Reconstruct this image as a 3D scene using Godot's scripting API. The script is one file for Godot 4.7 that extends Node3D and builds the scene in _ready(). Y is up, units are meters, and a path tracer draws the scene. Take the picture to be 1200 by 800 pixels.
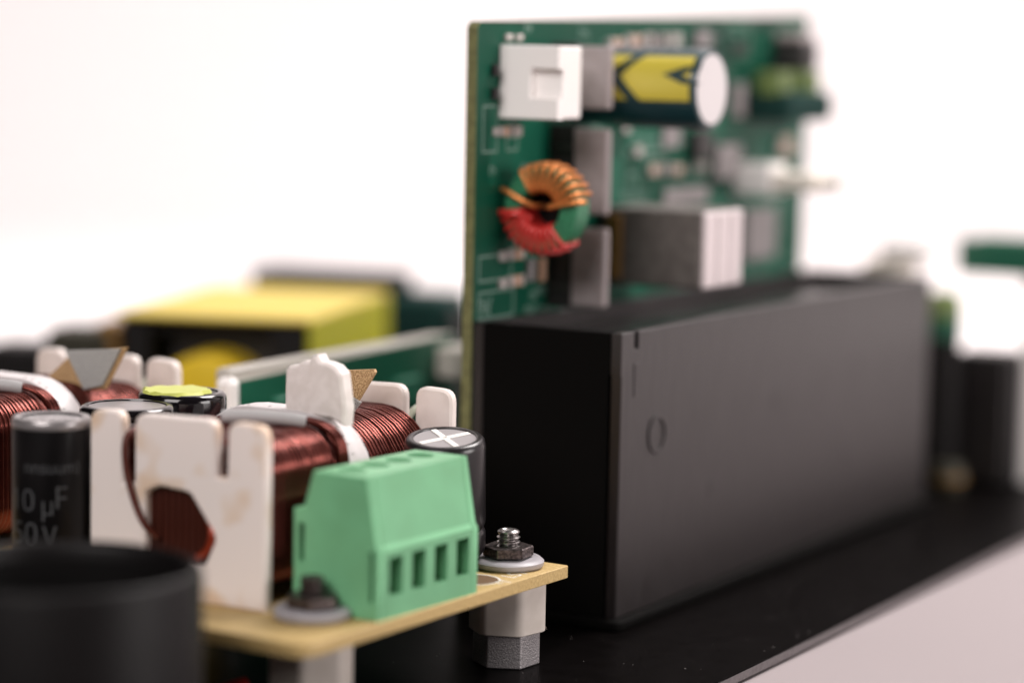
extends Node3D

# Lengths inside the builders are millimetres; everything is committed in metres.
const MM := 0.001
# Frames: the heat-potted box and its upright board run along one direction, the tan board is turned 3 degrees from it.
const BOX_DIR := 29.54
const BOARD_DIR := 32.54
const TRAFO_DIR := 11.0
const BOARD_TOP := 12.4

var mats := {}
var tex := {}
var names := {}


# ------------------------------------------------------------------ mesh builder
class MB:
	var v := PackedVector3Array()
	var n := PackedVector3Array()
	var uv := PackedVector2Array()
	var xf := Transform3D()

	func tri(a: Vector3, b: Vector3, c: Vector3, na: Vector3, nb: Vector3, nc: Vector3, ua := Vector2.ZERO, ub := Vector2.ZERO, uc := Vector2.ZERO) -> void:
		a = xf * a
		b = xf * b
		c = xf * c
		na = (xf.basis * na).normalized()
		nb = (xf.basis * nb).normalized()
		nc = (xf.basis * nc).normalized()
		var g := (b - a).cross(c - a)
		if g.length_squared() < 1e-14:
			return
		if g.dot(na + nb + nc) > 0.0:
			v.append_array([a, c, b])
			n.append_array([na, nc, nb])
			uv.append_array([ua, uc, ub])
		else:
			v.append_array([a, b, c])
			n.append_array([na, nb, nc])
			uv.append_array([ua, ub, uc])

	func quad(a: Vector3, b: Vector3, c: Vector3, d: Vector3, nn: Vector3) -> void:
		tri(a, b, c, nn, nn, nn, Vector2(0, 0), Vector2(1, 0), Vector2(1, 1))
		tri(a, c, d, nn, nn, nn, Vector2(0, 0), Vector2(1, 1), Vector2(0, 1))

	func box(c: Vector3, s: Vector3, b := 0.0) -> void:
		var h := s * 0.5
		b = minf(b, minf(h.x, minf(h.y, h.z)) * 0.9)
		var ax := [Vector3(1, 0, 0), Vector3(0, 1, 0), Vector3(0, 0, 1)]
		for k in 3:
			var n0: Vector3 = ax[k]
			var a1: Vector3 = ax[(k + 1) % 3]
			var a2: Vector3 = ax[(k + 2) % 3]
			var l1 := h[(k + 1) % 3] - b
			var l2 := h[(k + 2) % 3] - b
			for s0 in [-1.0, 1.0]:
				var o: Vector3 = c + n0 * h[k] * s0
				quad(o - a1 * l1 - a2 * l2, o + a1 * l1 - a2 * l2, o + a1 * l1 + a2 * l2, o - a1 * l1 + a2 * l2, n0 * s0)
				if b <= 0.0:
					continue
				for s1 in [-1.0, 1.0]:
					# edge between face k and face k+1
					var e0: Vector3 = c + n0 * h[k] * s0 + a1 * l1 * s1
					var e1: Vector3 = c + n0 * (h[k] - b) * s0 + a1 * h[(k + 1) % 3] * s1
					var en: Vector3 = n0 * s0 + a1 * s1
					quad(e0 - a2 * l2, e1 - a2 * l2, e1 + a2 * l2, e0 + a2 * l2, en)
		if b > 0.0:
			for sx in [-1.0, 1.0]:
				for sy in [-1.0, 1.0]:
					for sz in [-1.0, 1.0]:
						var q := Vector3(sx, sy, sz)
						var p := c + Vector3(h.x * sx, h.y * sy, h.z * sz)
						tri(p - Vector3(0, sy, sz) * b, p - Vector3(sx, 0, sz) * b, p - Vector3(sx, sy, 0) * b, q, q, q)

	func lathe(prof: Array, seg := 40, split := 40.0, a0 := 0.0, a1 := TAU) -> void:
		var m := prof.size()
		var sn := []
		for i in m - 1:
			var d: Vector2 = prof[i + 1] - prof[i]
			sn.append(Vector2(d.y, -d.x).normalized())
		for i in m - 1:
			var p: Vector2 = prof[i]
			var q: Vector2 = prof[i + 1]
			var np: Vector2 = sn[i]
			var nq: Vector2 = sn[i]
			if i > 0 and rad_to_deg(absf((sn[i - 1] as Vector2).angle_to(sn[i]))) < split:
				np = (sn[i] + sn[i - 1]).normalized()
			if i < m - 2 and rad_to_deg(absf((sn[i + 1] as Vector2).angle_to(sn[i]))) < split:
				nq = (sn[i] + sn[i + 1]).normalized()
			for k in seg:
				var t0 := lerpf(a0, a1, float(k) / seg)
				var t1 := lerpf(a0, a1, float(k + 1) / seg)
				var d0 := Vector3(cos(t0), 0, sin(t0))
				var d1 := Vector3(cos(t1), 0, sin(t1))
				var A := d0 * p.x + Vector3.UP * p.y
				var B := d1 * p.x + Vector3.UP * p.y
				var Cc := d1 * q.x + Vector3.UP * q.y
				var D := d0 * q.x + Vector3.UP * q.y
				var nA := d0 * np.x + Vector3.UP * np.y
				var nB := d1 * np.x + Vector3.UP * np.y
				var nC := d1 * nq.x + Vector3.UP * nq.y
				var nD := d0 * nq.x + Vector3.UP * nq.y
				var u0 := Vector2(float(k) / seg, float(i) / (m - 1))
				var u1 := Vector2(float(k + 1) / seg, float(i + 1) / (m - 1))
				tri(A, B, Cc, nA, nB, nC, u0, Vector2(u1.x, u0.y), u1)
				tri(A, Cc, D, nA, nC, nD, u0, u1, Vector2(u0.x, u1.y))

	func _wall(loop: PackedVector2Array, z0: float, z1: float, bevel: float) -> PackedVector2Array:
		var m := loop.size()
		var en := []
		for i in m:
			var d := loop[(i + 1) % m] - loop[i]
			en.append(Vector2(d.y, -d.x).normalized())
		var inset := PackedVector2Array()
		for i in m:
			var n1: Vector2 = en[(i + m - 1) % m]
			var n2: Vector2 = en[i]
			inset.append(loop[i] - (n1 + n2) / maxf(0.4, 1.0 + n1.dot(n2)) * bevel)
		for i in m:
			var j := (i + 1) % m
			var e: Vector2 = en[i]
			var na := e
			var nb := e
			var pe: Vector2 = en[(i + m - 1) % m]
			var ne: Vector2 = en[j]
			if rad_to_deg(absf(pe.angle_to(e))) < 38.0:
				na = (pe + e).normalized()
			if rad_to_deg(absf(ne.angle_to(e))) < 38.0:
				nb = (ne + e).normalized()
			var a3 := Vector3(na.x, na.y, 0)
			var b3 := Vector3(nb.x, nb.y, 0)
			var p := loop[i]
			var q := loop[j]
			var zb := z0 + bevel
			var zt := z1 - bevel
			tri(Vector3(p.x, p.y, zb), Vector3(q.x, q.y, zb), Vector3(q.x, q.y, zt), a3, b3, b3)
			tri(Vector3(p.x, p.y, zb), Vector3(q.x, q.y, zt), Vector3(p.x, p.y, zt), a3, b3, a3)
			if bevel > 0.0:
				var pi_ := inset[i]
				var qi := inset[j]
				for s in [[zt, z1, 1.0], [zb, z0, -1.0]]:
					var ka := Vector3(na.x, na.y, s[2])
					var kb := Vector3(nb.x, nb.y, s[2])
					tri(Vector3(p.x, p.y, s[0]), Vector3(q.x, q.y, s[0]), Vector3(qi.x, qi.y, s[1]), ka, kb, kb)
					tri(Vector3(p.x, p.y, s[0]), Vector3(qi.x, qi.y, s[1]), Vector3(pi_.x, pi_.y, s[1]), ka, kb, ka)
		return inset

	# A plate: outline in x, y, from z0 to z1, with holes; edges chamfered by bevel.
	func prism(outer: PackedVector2Array, holes: Array, z0: float, z1: float, bevel := 0.0) -> void:
		if Geometry2D.is_polygon_clockwise(outer):
			outer = outer.duplicate()
			outer.reverse()
		# Geometry2D calls y-down order clockwise: make sure of the signed area instead
		if _area(outer) < 0.0:
			outer = outer.duplicate()
			outer.reverse()
		var cap := _wall(outer, z0, z1, bevel)
		for h0 in holes:
			var h: PackedVector2Array = h0.duplicate()
			if _area(h) > 0.0:
				h.reverse()
			var hi := _wall(h, z0, z1, bevel)
			cap = _slit(cap, hi)
		var idx := Geometry2D.triangulate_polygon(cap)
		for t in range(0, idx.size(), 3):
			var a := cap[idx[t]]
			var b := cap[idx[t + 1]]
			var c := cap[idx[t + 2]]
			var up := Vector3(0, 0, 1)
			tri(Vector3(a.x, a.y, z1), Vector3(b.x, b.y, z1), Vector3(c.x, c.y, z1), up, up, up, a, b, c)
			tri(Vector3(a.x, a.y, z0), Vector3(b.x, b.y, z0), Vector3(c.x, c.y, z0), -up, -up, -up, a, b, c)

	func _area(p: PackedVector2Array) -> float:
		var s := 0.0
		for i in p.size():
			s += p[i].cross(p[(i + 1) % p.size()])
		return s

	# Joins a hole to the outline through a slit a thousandth of a millimetre wide, at their closest corners.
	func _slit(o: PackedVector2Array, h: PackedVector2Array) -> PackedVector2Array:
		var bi := 0
		var bj := 0
		var best := 1e9
		for i in o.size():
			for j in h.size():
				var d := o[i].distance_to(h[j])
				if d < best:
					best = d
					bi = i
					bj = j
		var r := PackedVector2Array()
		var dir := (h[bj] - o[bi]).normalized()
		var off := Vector2(dir.y, -dir.x) * 0.002
		for i in bi + 1:
			r.append(o[i])
		for k in h.size():
			r.append(h[(bj + k) % h.size()])
		r.append(h[bj] + off)
		r.append(o[bi] + off)
		for i in range(bi + 1, o.size()):
			r.append(o[i])
		return r

	func tube(path: PackedVector3Array, r: float, seg := 8, closed := false) -> void:
		var m := path.size()
		var t := []
		for i in m:
			var a := path[(i + m - 1) % m] if closed or i > 0 else path[i]
			var b := path[(i + 1) % m] if closed or i < m - 1 else path[i]
			t.append((b - a).normalized())
		var up := Vector3.UP if absf((t[0] as Vector3).y) < 0.9 else Vector3.RIGHT
		var x: Vector3 = (up - t[0] * up.dot(t[0])).normalized()
		var rings := []
		for i in m:
			x = (x - t[i] * x.dot(t[i])).normalized()
			var y: Vector3 = (t[i] as Vector3).cross(x)
			var ring := []
			for k in seg:
				var q := TAU * k / seg
				ring.append(x * cos(q) + y * sin(q))
			rings.append(ring)
		var last := m if closed else m - 1
		for i in last:
			var j := (i + 1) % m
			for k in seg:
				var l := (k + 1) % seg
				var na: Vector3 = rings[i][k]
				var nb: Vector3 = rings[i][l]
				var nc: Vector3 = rings[j][l]
				var nd: Vector3 = rings[j][k]
				tri(path[i] + na * r, path[i] + nb * r, path[j] + nc * r, na, nb, nc)
				tri(path[i] + na * r, path[j] + nc * r, path[j] + nd * r, na, nc, nd)
		if not closed:
			for e in [[0, -1.0], [m - 1, 1.0]]:
				var nn: Vector3 = t[e[0]] * e[1]
				for k in seg:
					tri(path[e[0]], path[e[0]] + rings[e[0]][k] * r, path[e[0]] + rings[e[0]][(k + 1) % seg] * r, nn, nn, nn)

	# Rows of points closed round; normals from the grid, pointing away from each row's middle.
	func skin(rows: Array) -> void:
		var m := rows.size()
		var w: int = rows[0].size()
		var nn := []
		for i in m:
			var c := Vector3.ZERO
			for p in rows[i]:
				c += p
			c /= w
			var row := PackedVector3Array()
			for k in w:
				var dv: Vector3 = rows[mini(i + 1, m - 1)][k] - rows[maxi(i - 1, 0)][k]
				var du: Vector3 = rows[i][(k + 1) % w] - rows[i][(k + w - 1) % w]
				var q := du.cross(dv).normalized()
				if q.dot(rows[i][k] - c) < 0.0:
					q = -q
				row.append(q)
			nn.append(row)
		for i in m - 1:
			for k in w:
				var l := (k + 1) % w
				tri(rows[i][k], rows[i][l], rows[i + 1][l], nn[i][k], nn[i][l], nn[i + 1][l])
				tri(rows[i][k], rows[i + 1][l], rows[i + 1][k], nn[i][k], nn[i + 1][l], nn[i + 1][k])

	func mesh() -> ArrayMesh:
		var arr := []
		arr.resize(Mesh.ARRAY_MAX)
		var s := PackedVector3Array()
		s.resize(v.size())
		for i in v.size():
			s[i] = v[i] * 0.001
		arr[Mesh.ARRAY_VERTEX] = s
		arr[Mesh.ARRAY_NORMAL] = n
		arr[Mesh.ARRAY_TEX_UV] = uv
		var am := ArrayMesh.new()
		am.add_surface_from_arrays(Mesh.PRIMITIVE_TRIANGLES, arr)
		return am


# ------------------------------------------------------------------ shapes in 2D
func rrect(x0: float, y0: float, x1: float, y1: float, r: float, seg := 5) -> PackedVector2Array:
	var p := PackedVector2Array()
	for c in [[x1 - r, y1 - r, 0.0], [x0 + r, y1 - r, 90.0], [x0 + r, y0 + r, 180.0], [x1 - r, y0 + r, 270.0]]:
		for k in seg + 1:
			var a := deg_to_rad(c[2] + 90.0 * k / seg)
			p.append(Vector2(c[0] + r * cos(a), c[1] + r * sin(a)))
	return p


func circle2(x: float, y: float, r: float, seg := 20) -> PackedVector2Array:
	var p := PackedVector2Array()
	for k in seg:
		p.append(Vector2(x + r * cos(TAU * k / seg), y + r * sin(TAU * k / seg)))
	return p


func poly(a: Array) -> PackedVector2Array:
	var p := PackedVector2Array()
	for q in a:
		p.append(Vector2(q[0], q[1]))
	return p


# Rounds the corners listed by index (all if empty) of a polygon.
func soften(p: PackedVector2Array, r: float, which := []) -> PackedVector2Array:
	var out := PackedVector2Array()
	var m := p.size()
	for i in m:
		if which and not i in which:
			out.append(p[i])
			continue
		var a := p[(i + m - 1) % m]
		var b := p[(i + 1) % m]
		var k := minf(r, minf(a.distance_to(p[i]), b.distance_to(p[i])) * 0.48)
		var s := p[i] + (a - p[i]).normalized() * k
		var e := p[i] + (b - p[i]).normalized() * k
		for j in 6:
			var t := j / 5.0
			out.append(s.lerp(p[i], t).lerp(p[i].lerp(e, t), t))
	return out


func bend(pts: Array, per := 8) -> PackedVector3Array:   # a smooth path through points
	var c := Curve3D.new()
	for i in pts.size():
		var a: Vector3 = pts[maxi(i - 1, 0)]
		var b: Vector3 = pts[mini(i + 1, pts.size() - 1)]
		var tan := (b - a) / 6.0
		c.add_point(pts[i], -tan, tan)
	var out := PackedVector3Array()
	for i in (pts.size() - 1):
		for k in per:
			out.append(c.sample(i, float(k) / per))
	out.append(pts[-1])
	return out


# ------------------------------------------------------------------ materials
func noise_tex(key: String, freq: float, lo: Color, hi: Color, octaves := 4, sd := 1, p0 := 0.25, p1 := 0.75) -> NoiseTexture2D:
	if tex.has(key):
		return tex[key]
	var f := FastNoiseLite.new()
	f.seed = sd
	f.frequency = freq
	f.fractal_octaves = octaves
	var t := NoiseTexture2D.new()
	t.width = 384
	t.height = 384
	t.seamless = true
	t.noise = f
	var g := Gradient.new()
	g.set_color(0, lo)
	g.set_color(1, hi)
	g.set_offset(0, p0)
	g.set_offset(1, p1)
	t.color_ramp = g
	tex[key] = t
	return t


func mat(key: String, lin := Color(0.5, 0.5, 0.5), rough := 0.5, metal := 0.0, spec := 0.5) -> StandardMaterial3D:
	if mats.has(key):
		return mats[key]
	var m := StandardMaterial3D.new()
	m.resource_name = key
	m.albedo_color = lin.linear_to_srgb()
	m.roughness = rough
	m.metallic = metal
	m.metallic_specular = spec
	mats[key] = m
	return m


func grain(m: StandardMaterial3D, t: Texture2D, per_mm: float, bump: Texture2D = null, depth_mm := 0.02) -> StandardMaterial3D:
	m.uv1_triplanar = true
	m.uv1_scale = Vector3.ONE * per_mm * 1000.0
	if t:
		m.albedo_texture = t
	if bump:
		m.heightmap_enabled = true
		m.heightmap_texture = bump
		m.heightmap_scale = depth_mm * 0.1
	return m


func make_materials() -> void:
	var fine := noise_tex("fine", 0.06, Color(0.3, 0.3, 0.3), Color(0.8, 0.8, 0.8), 4, 5)
	var mottle := noise_tex("mottle", 0.02, Color(0.86, 0.85, 0.85), Color(1, 1, 1), 5, 7)
	var soft := noise_tex("soft", 0.015, Color(0.955, 0.95, 0.945), Color(1, 1, 1), 4, 8)
	var stain := noise_tex("stain", 0.008, Color(1, 1, 1), Color(0.93, 0.85, 0.75), 3, 21, 0.6, 1.0)
	var rub := noise_tex("rub", 0.03, Color(0.55, 0.55, 0.55), Color(1, 1, 1), 5, 31)
	grain(mat("black_plastic", Color(0.009, 0.0058, 0.006), 0.42, 0.0, 0.6), mottle, 0.05, fine, 0.03)
	mats["black_plastic"].uv1_scale = Vector3(70, 9, 70)
	mats["black_plastic"].roughness_texture = noise_tex("rough_box", 0.018, Color(0.86, 0.86, 0.86), Color(1, 1, 1), 5, 77)
	grain(mat("black_plate", Color(0.0034, 0.0028, 0.0028), 0.36, 0.0, 0.07), mottle, 0.02)
	grain(mat("plate_edge", Color(0.16, 0.145, 0.148), 0.4, 0.4), mottle, 0.1)
	mat("matt_black", Color(0.0025, 0.0022, 0.002), 0.75, 0.0, 0.17)
	mat("dust_grey", Color(0.28, 0.26, 0.25), 0.8)
	mat("void_black", Color(0.0035, 0.003, 0.003), 0.7, 0.0, 0.25)
	grain(mat("tube_black", Color(0.0048, 0.0038, 0.004), 0.5, 0.0, 0.28), mottle, 0.05)
	for k in ["white_nylon", "clean_nylon"]:
		grain(mat(k, Color(0.92, 0.835, 0.795), 0.42), stain if k == "white_nylon" else soft, 0.03)
		mats[k].backlight_enabled = true
		mats[k].backlight = Color(0.5, 0.47, 0.45)
	grain(mat("white_tie", Color(0.82, 0.75, 0.72), 0.38), soft, 0.08)
	grain(mat("strap_white", Color(0.62, 0.58, 0.585), 0.35), soft, 0.08)
	mat("connector_white", Color(0.9, 0.86, 0.84), 0.4)
	mat("cream_plastic", Color(0.78, 0.72, 0.64), 0.5)
	grain(mat("enamel_copper", Color(0.175, 0.04, 0.03), 0.2, 0.75), mottle, 0.05)
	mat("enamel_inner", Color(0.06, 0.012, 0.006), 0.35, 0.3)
	mat("enamel_red", Color(0.3, 0.035, 0.012), 0.3, 0.4)
	mat("enamel_dark", Color(0.09, 0.017, 0.009), 0.45, 0.2)
	mat("orange_copper", Color(0.72, 0.26, 0.075), 0.3, 0.6)
	mat("red_enamel", Color(0.62, 0.04, 0.034), 0.25, 0.1, 0.6)
	grain(mat("green_core", Color(0.03, 0.2, 0.095), 0.4), mottle, 0.1)
	grain(mat("terminal_green", Color(0.17, 0.445, 0.235), 0.38), soft, 0.02)
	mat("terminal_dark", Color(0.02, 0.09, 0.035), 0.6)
	grain(mat("tan_board", Color(0.58, 0.42, 0.18), 0.5), noise_tex("fibre", 0.035, Color(0.9, 0.87, 0.83), Color(1, 1, 1), 5, 11), 0.12, fine, 0.03)
	mat("silk_white", Color(0.82, 0.8, 0.76), 0.6)
	mat("brown_ink", Color(0.16, 0.09, 0.04), 0.5)
	grain(mat("steel_dark", Color(0.2, 0.165, 0.16), 0.33, 0.85), rub, 0.15, fine, 0.03)
	grain(mat("steel_bright", Color(0.55, 0.52, 0.51), 0.28, 0.95), rub, 0.15)
	grain(mat("zinc", Color(0.46, 0.43, 0.44), 0.45, 0.55), noise_tex("cast", 0.09, Color(0.72, 0.72, 0.72), Color(1, 1, 1), 3, 41), 0.12, fine, 0.06)
	grain(mat("washer_grey", Color(0.36, 0.34, 0.365), 0.45), soft, 0.08)
	grain(mat("nylon_spacer", Color(0.6, 0.54, 0.49), 0.5), soft, 0.05)
	grain(mat("aluminium", Color(0.72, 0.7, 0.71), 0.36, 0.8), rub, 0.1)
	mat("alu_matt", Color(0.3, 0.28, 0.285), 0.5, 0.1)
	mat("sleeve_black", Color(0.011, 0.0095, 0.0105), 0.28)
	mat("sleeve_print", Color(0.005, 0.0045, 0.0048), 0.33, 0.0, 0.3)
	mat("sleeve_gloss", Color(0.006, 0.005, 0.006), 0.12)
	mat("can_rim", Color(0.3, 0.28, 0.28), 0.3, 0.5)
	mat("print_grey", Color(0.055, 0.057, 0.06), 0.5)
	grain(mat("tape_yellow", Color(0.68, 0.52, 0.1), 0.45, 0.0, 0.3), soft, 0.05)
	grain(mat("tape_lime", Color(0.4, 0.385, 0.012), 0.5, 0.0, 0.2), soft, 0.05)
	grain(mat("tape_gold", Color(0.88, 0.6, 0.03), 0.45, 0.0, 0.25), soft, 0.05)
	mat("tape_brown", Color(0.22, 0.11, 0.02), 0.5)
	mat("lime_label", Color(0.5, 0.53, 0.12), 0.45)
	mat("cap_teal", Color(0.008, 0.035, 0.042), 0.3)
	mat("cap_yellow", Color(0.56, 0.46, 0.055), 0.34)
	mat("cap_white", Color(0.68, 0.64, 0.645), 0.4)
	mat("potting", Color(0.008, 0.007, 0.007), 0.22)
	mat("ferrite", Color(0.012, 0.0105, 0.0105), 0.55, 0.0, 0.3)
	mat("dark_teal_board", Color(0.012, 0.038, 0.033), 0.6, 0.0, 0.15)
	mat("olive_dark", Color(0.03, 0.027, 0.014), 0.5)
	mat("mask_green", Color(0.012, 0.105, 0.06), 0.35)
	mat("mask_green_pale", Color(0.03, 0.16, 0.1), 0.35)
	grain(mat("board_edge_olive", Color(0.17, 0.17, 0.065), 0.55), mottle, 0.08)
	mat("board_edge_grey", Color(0.4, 0.37, 0.33), 0.6)
	mat("chip_black", Color(0.016, 0.013, 0.013), 0.45)
	mat("chip_grey", Color(0.24, 0.215, 0.215), 0.5)
	mat("chip_tan", Color(0.42, 0.25, 0.17), 0.5)
	mat("solder", Color(0.5, 0.45, 0.43), 0.4, 0.4)
	grain(mat("film_grey", Color(0.36, 0.31, 0.31), 0.5), soft, 0.05)
	grain(mat("fin_shaded", Color(0.13, 0.115, 0.105), 0.5), mottle, 0.05)
	mat("fin_lit", Color(0.66, 0.58, 0.585), 0.5)
	grain(mat("card_tan", Color(0.62, 0.42, 0.22), 0.75), noise_tex("cardfleck", 0.05, Color(0.72, 0.66, 0.6), Color(1, 1, 1), 4, 55), 0.15)
	grain(mat("card_grey", Color(0.52, 0.51, 0.49), 0.7), noise_tex("cardgrey", 0.08, Color(0.68, 0.68, 0.68), Color(1, 1, 1), 3, 57), 0.15)
	mat("sleeve_grey", Color(0.33, 0.32, 0.32), 0.45)
	mat("lead_white", Color(0.6, 0.66, 0.56), 0.45)
	mat("wire_red", Color(0.4, 0.012, 0.01), 0.4)
	mat("lens_green", Color(0.12, 0.17, 0.045), 0.4)
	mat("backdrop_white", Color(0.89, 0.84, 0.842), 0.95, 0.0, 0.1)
	mat("table_grey", Color(0.31, 0.27, 0.275), 0.65, 0.0, 0.25)


# ------------------------------------------------------------------ things and parts
func dir_u(deg: float) -> Vector3:
	return Vector3(sin(deg_to_rad(deg)), 0, -cos(deg_to_rad(deg)))


func dir_w(deg: float) -> Vector3:
	return Vector3(cos(deg_to_rad(deg)), 0, sin(deg_to_rad(deg)))


func spot(deg: float, u: float, h: float, w: float) -> Vector3:
	return (dir_u(deg) * u + dir_w(deg) * w + Vector3.UP * h) * MM


func numbered(s: String) -> String:
	names[s] = names.get(s, -1) + 1
	return s if names[s] == 0 else "%s_%03d" % [s, names[s]]


func tag(o: Node, label: String, category: String, group := "") -> Node:
	o.set_meta("label", label)
	o.set_meta("category", category)
	if group:
		o.set_meta("group", group)
	return o


# A thing at its base; its x runs along the frame's direction, z to the side that faces right and near.
func thing(called: String, label: String, category: String, deg: float, u: float, h: float, w: float, turn := 0.0, group := "") -> Node3D:
	var o := Node3D.new()
	o.name = numbered(called)
	add_child(o)
	o.position = spot(deg, u, h, w)
	o.rotation.y = deg_to_rad(90.0 - deg + turn)
	tag(o, label, category, group)
	return o


func part(parent: Node, called: String, b: MB, m: Material) -> MeshInstance3D:
	var o := MeshInstance3D.new()
	o.name = called
	o.mesh = b.mesh()
	o.material_override = null
	o.mesh.surface_set_material(0, m)
	parent.add_child(o, true)
	return o


func again(parent: Node, called: String, mesh: Mesh, at: Vector3, turn := Vector3.ZERO) -> MeshInstance3D:
	var o := MeshInstance3D.new()
	o.name = called
	o.mesh = mesh
	o.position = at * MM
	o.rotation = turn
	parent.add_child(o, true)
	return o


const TO_X := Basis(Vector3(0, 0, 1), Vector3(0, 1, 0), Vector3(1, 0, 0))      # plate outline (z, y), thickness along x
const TO_Y := Basis(Vector3(1, 0, 0), Vector3(0, 0, 1), Vector3(0, 1, 0))      # plate outline (x, z), thickness along y
const TO_Z := Basis(Vector3(1, 0, 0), Vector3(0, 1, 0), Vector3(0, 0, 1))      # plate outline (x, y), thickness along z


func plate(basis: Basis, at: Vector3, outer: PackedVector2Array, holes: Array, t: float, bevel := 0.0, b: MB = null) -> MB:
	if b == null:
		b = MB.new()
	b.xf = Transform3D(basis, at)
	b.prism(outer, holes, 0.0, t, bevel)
	b.xf = Transform3D()
	return b


func boxed(c: Vector3, s: Vector3, bevel := 0.0, b: MB = null) -> MB:
	if b == null:
		b = MB.new()
	b.box(c, s, bevel)
	return b


func turned(prof: Array, seg := 40, at := Vector3.ZERO, basis := Basis(), b: MB = null) -> MB:
	if b == null:
		b = MB.new()
	b.xf = Transform3D(basis, at)
	b.lathe(prof, seg)
	b.xf = Transform3D()
	return b


func V2(a: float, b: float) -> Vector2:
	return Vector2(a, b)


# Lettering in millimetres; radius > 0 wraps it round an upright can of that radius, centred on angle.
func letters(b: MB, text: String, size: float, at: Vector3, basis := Basis(), radius := 0.0, angle := 0.0) -> void:
	var t := TextMesh.new()
	var f := SystemFont.new()
	f.font_names = PackedStringArray(["Droid Sans"])
	t.font = f
	t.text = text
	t.font_size = 32
	t.pixel_size = size / 32.0 * 1.35
	t.depth = 0.0
	t.curve_step = 2.0
	var arr := t.get_mesh_arrays()
	var pv: PackedVector3Array = arr[Mesh.ARRAY_VERTEX]
	var ix: PackedInt32Array = arr[Mesh.ARRAY_INDEX] if arr[Mesh.ARRAY_INDEX] != null else PackedInt32Array(range(pv.size()))
	b.xf = Transform3D(basis, at)
	for i in range(0, ix.size(), 3):
		var p := []
		var nn := []
		for k in 3:
			var q := pv[ix[i + k]]
			if radius > 0.0:
				var a := angle - q.x / radius
				p.append(Vector3(cos(a) * radius, q.y, sin(a) * radius))
				nn.append(Vector3(cos(a), 0, sin(a)))
			else:
				p.append(q)
				nn.append(Vector3(0, 0, 1))
		b.tri(p[0], p[1], p[2], nn[0], nn[1], nn[2])
	b.xf = Transform3D()


# ------------------------------------------------------------------ the scene
func _ready() -> void:
	camera_and_light()
	make_materials()
	setting()
	potted_box()
	control_board()
	board_components()
	tan_board()
	terminal_block()
	choke("choke_coil", "copper choke with white bobbin and zip tie, behind the green terminal block", -20.0, -21.2, 2.1, false)
	choke("choke_coil", "copper choke with grey card wedge, cut off beside the row of black cans", -19.6, -67.5, 0.0, true)
	cans()
	fasteners()
	front_tube()
	rear_parts()
	right_parts()


func camera_and_light() -> void:
	var cam := Camera3D.new()
	cam.name = "camera"
	var att := CameraAttributesPhysical.new()
	att.frustum_focal_length = 90.0
	att.frustum_focus_distance = 0.3245
	att.frustum_near = 0.02
	att.frustum_far = 8.0
	att.exposure_aperture = 8.0
	cam.attributes = att
	cam.fov = 15.1893
	cam.near = 0.02
	cam.far = 8.0
	var right := Vector3(0.99980001, 0.01987145, -0.0022521)
	var up := Vector3(-0.01999867, 0.99344027, -0.1125899)
	var fw := Vector3(0.0, -0.11261242, -0.99363899)
	cam.transform = Transform3D(Basis(right, up, -fw), Vector3(-0.0000566, 0.077338, 0.3194095))
	add_child(cam)

	var we := WorldEnvironment.new()
	we.name = "environment"
	var e := Environment.new()
	e.background_mode = Environment.BG_COLOR
	e.background_color = Color(0.012, 0.011, 0.011).linear_to_srgb()
	e.tonemap_mode = Environment.TONE_MAPPER_LINEAR
	e.tonemap_exposure = 1.0
	e.sdfgi_enabled = true
	e.ssao_enabled = true
	e.ssil_enabled = true
	we.environment = e
	add_child(we)

	# studio softboxes: one over the table, one to the right, one on the backdrop
	softbox("softbox_over_table", Vector3(0.27, 0.54, -0.26), Vector3(0.02, 0.0, -0.02), Vector2(0.32, 0.26), 0.56)
	softbox("softbox_to_the_right", Vector3(0.74, 0.2, 0.26), Vector3(0.0, 0.03, 0.0), Vector2(0.4, 0.3), 0.38)
	softbox("added_fill_above_camera", Vector3(-0.3, 0.5, 0.6), Vector3(0.0, 0.03, 0.0), Vector2(0.5, 0.4), 0.54)  # added fill, brightens the faces turned towards the camera
	softbox("softbox_on_backdrop", Vector3(0.2, 0.95, -0.42), Vector3(0.2, 0.42, -1.1), Vector2(1.2, 0.5), 0.9)


func softbox(called: String, at: Vector3, aim: Vector3, size: Vector2, energy: float) -> void:
	var l := AreaLight3D.new()
	l.name = called
	l.area_size = size
	l.area_normalize_energy = true
	l.light_energy = energy
	l.light_color = Color(1.0, 0.975, 0.965)
	l.shadow_enabled = true
	l.area_range = 6.0
	l.look_at_from_position(at, aim, Vector3.UP if absf((aim - at).normalized().y) < 0.95 else Vector3.FORWARD)
	add_child(l)


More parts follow.
